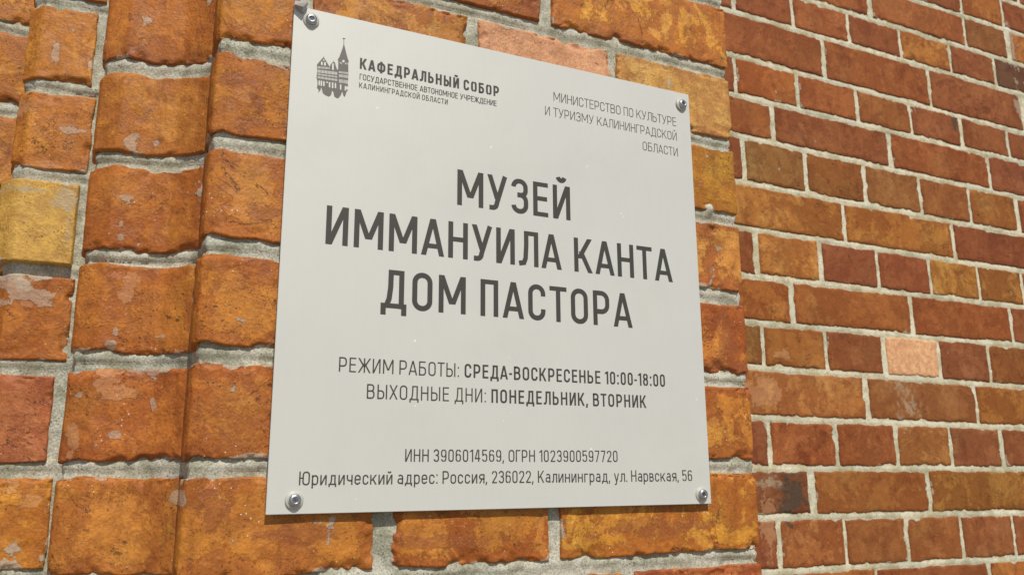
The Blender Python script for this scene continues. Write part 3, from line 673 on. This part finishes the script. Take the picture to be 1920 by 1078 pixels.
def text_line(runs, x0, x1, zb, cap, mat, label, narrow=1.0, zt=0.):
    """runs: [(string, stroke weight)]; the line fills x0..x1 exactly; returns ONE mesh"""
    polys = []; tot = 0; n = 0
    for s, wt in runs:
        for c in s:
            if c == ' ': tot += .32; continue
            q = Pen(wt); tot += glyph(q, c) * narrow; n += 1
    allc = ''.join(s for s, _ in runs)
    width = (x1 - x0) / cap
    gaps = len(allc) - 1
    TIGHT = {'А': .5, 'Т': .55, 'У': .55, 'Л': .7, 'К': .75, 'Г': .6, 'Д': .7, 'Ж': .6, 'Х': .6, '1': .8, 'у': .6, 'л': .75, 'к': .8, 'т': .6, ',': .7, '.': .8, '-': .7, ':': .9}
    ws = []
    for a, b in zip(allc[:-1], allc[1:]):
        ws.append(.3 if ' ' in (a, b) else (TIGHT.get(a, 1) + TIGHT.get(b, 1)) / 2)
    g = (width - tot) / sum(ws)
    x = 0; i = 0
    for s, wt in runs:
        for c in s:
            p = Pen(wt)
            if c == ' ': adv = .32
            else:
                W = glyph(p, c); adv = W * narrow
                for q in p.polys: polys.append([(x + a * narrow, b) for a, b in q])
            x += adv + (ws[i] * g if i < len(ws) else 0); i += 1
    LINES.append((allc[:12], round(g, 3)))
    vs, fs = [], []
    for i, q in enumerate(polys):
        y = -.00012 - (i % 9) * .000012
        b = len(vs); 
        xs = [(x0 + a * cap - PO.x, y, zb + c * cap - PZ0) for a, c in q]
        area = sum(xs[j][0] * xs[(j + 1) % 4][2] - xs[(j + 1) % 4][0] * xs[j][2] for j in range(4))
        if area < 0: xs.reverse()
        vs += xs; fs.append((b, b + 1, b + 2, b + 3))
    me = bpy.data.meshes.new('lettering_mesh'); me.from_pydata(vs, [], fs); me.update()
    o = link('lettering', me, mat, plaque); o['label'] = label; return o
INK, PALE = MAT['ink'], MAT['ink_pale']
text_line([('МУЗЕЙ', .138)], .3162, .4560, .2834, .0404, INK, 'large dark line МУЗЕЙ')
text_line([('ИММАНУИЛА КАНТА', .138)], .1763, .5952, .2238, .0401, INK, 'large dark line ИММАНУИЛА КАНТА')
text_line([('ДОМ ПАСТОРА', .138)], .2345, .5353, .1641, .0400, INK, 'large dark line ДОМ ПАСТОРА')
text_line([('РЕЖИМ РАБОТЫ: ', .098), ('СРЕДА-ВОСКРЕСЕНЬЕ 10:00-18:00', .145)], .1948, .5770, .0979, .0143, INK, 'opening days line')
text_line([('ВЫХОДНЫЕ ДНИ: ', .098), ('ПОНЕДЕЛЬНИК, ВТОРНИК', .145)], .2233, .5498, .0729, .0142, INK, 'closing days line')
text_line([('ИНН 3906014569, ОГРН 1023900597720', .108)], .2638, .5089, .0127, .0122, INK, 'registration numbers line')
text_line([('Юридический адрес: Россия, 236022, Калининград, ул. Нарвская, 56', .108)], .1618, .6088, -.0087, .0124, INK, 'small address line')
text_line([('КАФЕДРАЛЬНЫЙ СОБОР', .185)], .2044, .3660, .4185, .0126, MAT['ink'], 'bold heading beside the emblem')
text_line([('ГОСУДАРСТВЕННОЕ АВТОНОМНОЕ УЧРЕЖДЕНИЕ', .125)], .2046, .3631, .4063, .0067, INK, 'first small line under the bold heading')
text_line([('КАЛИНИНГРАДСКОЙ ОБЛАСТИ', .125)], .2044, .3041, .3968, .0062, INK, 'second small line under the bold heading')
text_line([('МИНИСТЕРСТВО ПО КУЛЬТУРЕ', .075)], .4367, .6122, .4274, .0115, INK, 'thin ministry line, first')
text_line([('И ТУРИЗМУ КАЛИНИНГРАДСКОЙ', .075)], .4251, .6121, .4078, .0112, INK, 'thin ministry line, second')
text_line([('ОБЛАСТИ', .075)], .5600, .6124, .3869, .0112, INK, 'thin ministry line, third')

# emblem: cathedral silhouette with light openings, in millimetres right and up from its lower left corner
EMB = {'dark':[[(0.1601,0.4065),(0.1597,0.3985),(0.1605,0.3966),(0.1611,0.3928),(0.1607,0.3877),(0.1629,0.3852),(0.1618,0.3823),(0.1644,0.3855),(0.1649,0.3896),(0.1659,0.3868),(0.1668,0.3831),(0.1697,0.3812),(0.1734,0.3804),(0.1756,0.3828),(0.1763,0.3879),(0.1778,0.3862),(0.1789,0.3815),(0.1827,0.3801),(0.1853,0.3838),(0.187,0.3891),(0.1881,0.3848),(0.19,0.3832),(0.1912,0.389),(0.1925,0.3912),(0.1926,0.3973),(0.1926,0.4094),(0.1919,0.4231),(0.1927,0.4239),(0.1912,0.4274),(0.1895,0.4327),(0.1881,0.438),(0.1868,0.4426),(0.1866,0.4485),(0.1879,0.4488),(0.1878,0.4497),(0.1859,0.4499),(0.185,0.4491),(0.185,0.4483),(0.186,0.4483),(0.1862,0.4425),(0.1855,0.4384),(0.1834,0.4308),(0.1822,0.4265),(0.1807,0.4239),(0.1814,0.4227),(0.1816,0.4126),(0.1806,0.4124),(0.1792,0.4156),(0.1781,0.4195),(0.1769,0.4204),(0.1765,0.4225),(0.1763,0.4203),(0.1753,0.4193),(0.1737,0.417),(0.1727,0.4137),(0.1694,0.4186),(0.1664,0.4229),(0.1659,0.4244),(0.1656,0.4228),(0.1625,0.4181),(0.1595,0.4134)]],'light':[[(0.1882,0.4235),(0.1879,0.4243),(0.1871,0.4247),(0.1863,0.4245),(0.1856,0.4238),(0.1854,0.4229),(0.1857,0.4221),(0.1864,0.4217),(0.1873,0.4218),(0.1879,0.4226)],[(0.1671,0.4201),(0.1669,0.4206),(0.1665,0.4208),(0.1659,0.4207),(0.1655,0.4203),(0.1654,0.4197),(0.1656,0.4192),(0.166,0.419),(0.1665,0.4191),(0.1669,0.4195)],[(0.1636,0.4139),(0.1655,0.414),(0.1653,0.4172),(0.1644,0.418),(0.1635,0.4171)],[(0.1669,0.4138),(0.1687,0.4139),(0.1686,0.4175),(0.1676,0.4183),(0.1667,0.4174)],[(0.1753,0.4108),(0.1771,0.4109),(0.1768,0.4179),(0.1759,0.4187),(0.175,0.4178)],[(0.1831,0.4196),(0.1839,0.4196),(0.1838,0.4214),(0.1834,0.4217),(0.1831,0.4214)],[(0.1886,0.4199),(0.1893,0.42),(0.1893,0.4218),(0.1889,0.4221),(0.1885,0.4217)],[(0.1903,0.4201),(0.191,0.4202),(0.191,0.422),(0.1906,0.4223),(0.1902,0.4219)],[(0.1847,0.4193),(0.1854,0.4193),(0.1853,0.4212),(0.1849,0.4214),(0.1846,0.4211)],[(0.1605,0.4094),(0.1613,0.4095),(0.1612,0.4114),(0.1608,0.4117),(0.1604,0.4114)],[(0.1619,0.4096),(0.1627,0.4096),(0.1626,0.4116),(0.1622,0.4119),(0.1618,0.4116)],[(0.1634,0.4098),(0.1641,0.4098),(0.164,0.4118),(0.1636,0.4121),(0.1633,0.4118)],[(0.1648,0.41),(0.1655,0.41),(0.1654,0.412),(0.165,0.4123),(0.1647,0.4119)],[(0.1662,0.4101),(0.1669,0.4102),(0.1668,0.4122),(0.1665,0.4125),(0.1661,0.4121)],[(0.1676,0.4103),(0.1684,0.4104),(0.1683,0.4124),(0.1679,0.4127),(0.1675,0.4123)],[(0.169,0.4105),(0.1698,0.4106),(0.1697,0.4126),(0.1693,0.4129),(0.169,0.4125)],[(0.1705,0.4107),(0.1712,0.4108),(0.1711,0.4128),(0.1707,0.413),(0.1704,0.4127)],[(0.1719,0.4109),(0.1726,0.4109),(0.1726,0.4129),(0.1722,0.4132),(0.1718,0.4129)],[(0.1607,0.4046),(0.1616,0.4047),(0.1614,0.4079),(0.161,0.4082),(0.1606,0.4078)],[(0.1609,0.4019),(0.1617,0.4019),(0.1616,0.4035),(0.1612,0.4039),(0.1608,0.4035)],[(0.161,0.3983),(0.1618,0.3984),(0.1617,0.4006),(0.1613,0.4009),(0.1609,0.4005)],[(0.1622,0.4048),(0.163,0.4048),(0.1629,0.408),(0.1625,0.4083),(0.1621,0.4079)],[(0.1623,0.402),(0.1631,0.402),(0.1631,0.4036),(0.1626,0.404),(0.1623,0.4036)],[(0.1625,0.3984),(0.1633,0.3985),(0.1632,0.4006),(0.1628,0.401),(0.1624,0.4006)],[(0.1637,0.4049),(0.1645,0.4049),(0.1643,0.4081),(0.1639,0.4084),(0.1635,0.408)],[(0.1638,0.4021),(0.1646,0.4021),(0.1645,0.4037),(0.1641,0.404),(0.1637,0.4036)],[(0.1639,0.3985),(0.1648,0.3985),(0.1647,0.4007),(0.1642,0.401),(0.1639,0.4006)],[(0.1651,0.405),(0.166,0.4051),(0.1658,0.4082),(0.1654,0.4086),(0.165,0.4082)],[(0.1653,0.4022),(0.1661,0.4022),(0.166,0.4038),(0.1656,0.4041),(0.1652,0.4037)],[(0.1654,0.3985),(0.1662,0.3986),(0.1661,0.4008),(0.1657,0.4011),(0.1653,0.4007)],[(0.1666,0.4051),(0.1674,0.4052),(0.1673,0.4083),(0.1669,0.4087),(0.1665,0.4083)],[(0.1667,0.4022),(0.1676,0.4023),(0.1675,0.4039),(0.1671,0.4042),(0.1667,0.4038)],[(0.1669,0.3986),(0.1677,0.3987),(0.1676,0.4008),(0.1672,0.4012),(0.1668,0.4008)],[(0.1681,0.4052),(0.1689,0.4053),(0.1688,0.4085),(0.1683,0.4088),(0.1679,0.4084)],[(0.1682,0.4023),(0.169,0.4024),(0.169,0.404),(0.1685,0.4043),(0.1681,0.4039)],[(0.1684,0.3987),(0.1692,0.3987),(0.1691,0.4009),(0.1687,0.4012),(0.1683,0.4009)],[(0.1695,0.4053),(0.1704,0.4054),(0.1702,0.4086),(0.1698,0.4089),(0.1694,0.4085)],[(0.1697,0.4024),(0.1705,0.4025),(0.1704,0.4041),(0.17,0.4044),(0.1696,0.404)],[(0.1698,0.3987),(0.1707,0.3988),(0.1706,0.401),(0.1701,0.4013),(0.1697,0.4009)],[(0.171,0.4054),(0.1719,0.4055),(0.1717,0.4087),(0.1713,0.409),(0.1709,0.4086)],[(0.1711,0.4025),(0.172,0.4026),(0.1719,0.4042),(0.1715,0.4045),(0.1711,0.4041)],[(0.1713,0.3988),(0.1721,0.3989),(0.172,0.4011),(0.1716,0.4014),(0.1712,0.401)],[(0.1725,0.4056),(0.1733,0.4056),(0.1732,0.4088),(0.1728,0.4091),(0.1724,0.4087)],[(0.1726,0.4026),(0.1735,0.4027),(0.1734,0.4043),(0.173,0.4046),(0.1726,0.4042)],[(0.1728,0.3989),(0.1736,0.3989),(0.1735,0.4011),(0.1731,0.4015),(0.1727,0.4011)],[(0.174,0.4057),(0.1748,0.4057),(0.1747,0.4089),(0.1742,0.4093),(0.1738,0.4089)],[(0.1741,0.4027),(0.1749,0.4028),(0.1749,0.4044),(0.1744,0.4047),(0.174,0.4043)],[(0.1743,0.3989),(0.1751,0.399),(0.175,0.4012),(0.1746,0.4015),(0.1742,0.4011)],[(0.1755,0.4058),(0.1763,0.4058),(0.1762,0.409),(0.1757,0.4094),(0.1753,0.409)],[(0.1756,0.4028),(0.1764,0.4029),(0.1764,0.4045),(0.1759,0.4048),(0.1755,0.4044)],[(0.1757,0.399),(0.1766,0.3991),(0.1765,0.4013),(0.1761,0.4016),(0.1757,0.4012)],[(0.1769,0.4059),(0.1778,0.406),(0.1777,0.4092),(0.1772,0.4095),(0.1768,0.4091)],[(0.1771,0.4029),(0.1779,0.403),(0.1778,0.4045),(0.1774,0.4049),(0.177,0.4045)],[(0.1772,0.3991),(0.1781,0.3992),(0.178,0.4013),(0.1775,0.4017),(0.1771,0.4013)],[(0.1784,0.406),(0.1793,0.4061),(0.1791,0.4093),(0.1787,0.4096),(0.1783,0.4092)],[(0.1786,0.403),(0.1794,0.403),(0.1793,0.4046),(0.1789,0.405),(0.1785,0.4046)],[(0.1787,0.3992),(0.1796,0.3992),(0.1795,0.4014),(0.179,0.4017),(0.1786,0.4013)],[(0.1799,0.4061),(0.1808,0.4062),(0.1806,0.4094),(0.1802,0.4097),(0.1798,0.4093)],[(0.18,0.4031),(0.1809,0.4031),(0.1808,0.4047),(0.1804,0.4051),(0.18,0.4047)],[(0.1802,0.3992),(0.181,0.3993),(0.181,0.4015),(0.1805,0.4018),(0.1801,0.4014)],[(0.1826,0.4087),(0.1833,0.4088),(0.1832,0.4108),(0.1829,0.411),(0.1825,0.4107)],[(0.1828,0.4043),(0.1835,0.4044),(0.1833,0.4074),(0.183,0.4076),(0.1827,0.4073)],[(0.1831,0.398),(0.1837,0.3981),(0.1836,0.4019),(0.1832,0.4021),(0.1829,0.4018)],[(0.1839,0.4088),(0.1845,0.4089),(0.1845,0.4109),(0.1841,0.4111),(0.1838,0.4108)],[(0.1841,0.4044),(0.1847,0.4045),(0.1846,0.4075),(0.1843,0.4077),(0.1839,0.4074)],[(0.1843,0.3981),(0.185,0.3982),(0.1848,0.402),(0.1845,0.4022),(0.1842,0.4019)],[(0.1852,0.4089),(0.1858,0.409),(0.1857,0.411),(0.1854,0.4112),(0.1851,0.4109)],[(0.1853,0.4045),(0.186,0.4046),(0.1859,0.4076),(0.1855,0.4078),(0.1852,0.4075)],[(0.1856,0.3982),(0.1862,0.3982),(0.1861,0.402),(0.1857,0.4023),(0.1854,0.402)],[(0.1864,0.409),(0.1871,0.4091),(0.187,0.4111),(0.1867,0.4114),(0.1863,0.411)],[(0.1866,0.4046),(0.1872,0.4047),(0.1871,0.4077),(0.1868,0.4079),(0.1865,0.4076)],[(0.1868,0.3983),(0.1875,0.3983),(0.1873,0.4021),(0.187,0.4024),(0.1867,0.4021)],[(0.1877,0.4091),(0.1883,0.4092),(0.1883,0.4112),(0.1879,0.4115),(0.1876,0.4111)],[(0.1879,0.4047),(0.1885,0.4048),(0.1884,0.4078),(0.1881,0.4081),(0.1877,0.4077)],[(0.1881,0.3984),(0.1888,0.3984),(0.1886,0.4022),(0.1883,0.4025),(0.188,0.4021)],[(0.189,0.4092),(0.1896,0.4093),(0.1895,0.4113),(0.1892,0.4116),(0.1889,0.4113)],[(0.1891,0.4048),(0.1898,0.4049),(0.1897,0.4079),(0.1893,0.4082),(0.189,0.4078)],[(0.1894,0.3984),(0.19,0.3985),(0.1899,0.4023),(0.1895,0.4025),(0.1892,0.4022)],[(0.1902,0.4094),(0.1909,0.4094),(0.1908,0.4114),(0.1905,0.4117),(0.1901,0.4114)],[(0.1904,0.4049),(0.1911,0.405),(0.1909,0.408),(0.1906,0.4083),(0.1903,0.408)],[(0.1906,0.3985),(0.1913,0.3986),(0.1912,0.4024),(0.1908,0.4026),(0.1905,0.4023)],[(0.1915,0.4095),(0.1922,0.4095),(0.1921,0.4115),(0.1917,0.4118),(0.1914,0.4115)],[(0.1917,0.405),(0.1923,0.4051),(0.1922,0.4081),(0.1919,0.4084),(0.1916,0.4081)],[(0.1919,0.3986),(0.1926,0.3986),(0.1924,0.4025),(0.1921,0.4027),(0.1918,0.4024)],[(0.1621,0.3908),(0.1636,0.3909),(0.1634,0.3958),(0.1626,0.3965),(0.1619,0.3957)],[(0.1643,0.3906),(0.1658,0.3907),(0.1656,0.3961),(0.1648,0.3967),(0.1641,0.396)],[(0.1668,0.391),(0.1684,0.3911),(0.1682,0.396),(0.1674,0.3967),(0.1666,0.3959)],[(0.1728,0.3907),(0.1743,0.3908),(0.1741,0.3963),(0.1733,0.3969),(0.1725,0.3961)],[(0.1759,0.3905),(0.1775,0.3906),(0.1772,0.3967),(0.1764,0.3974),(0.1757,0.3966)],[(0.1789,0.391),(0.1804,0.3911),(0.1802,0.3965),(0.1794,0.3972),(0.1786,0.3964)],[(0.1843,0.3905),(0.1859,0.3906),(0.1857,0.3961),(0.1848,0.3967),(0.1841,0.3959)],[(0.1893,0.3906),(0.1909,0.3907),(0.1908,0.3952),(0.1899,0.3958),(0.1892,0.3951)],[(0.191,0.3921),(0.1926,0.3922),(0.1925,0.3952),(0.1916,0.3959),(0.1909,0.3951)],[(0.1716,0.396),(0.1714,0.3965),(0.1709,0.3968),(0.1704,0.3967),(0.1699,0.3962),(0.1698,0.3956),(0.17,0.395),(0.1705,0.3948),(0.171,0.3949),(0.1715,0.3953)]]}
def emblem():
    def mk(name, polys, y, mat, parent, step=.000008):
        vs, fs = [], []
        for i, q in enumerate(polys):
            b = len(vs); vs += [(x - PO.x, y - (i % 5) * step, z - PZ0) for x, z in q]; fs.append(tuple(range(b, b + len(q))))
        me = bpy.data.meshes.new(name + '_mesh'); me.from_pydata(vs, [], fs); me.update()
        return link(name, me, mat, parent)
    e = mk('emblem', EMB['dark'], -.00012, PALE, plaque); e['label'] = 'grey printed cathedral emblem with tall spire'
    mk('emblem_opening', EMB['light'], -.00022, MAT['panel'], e)
emblem()
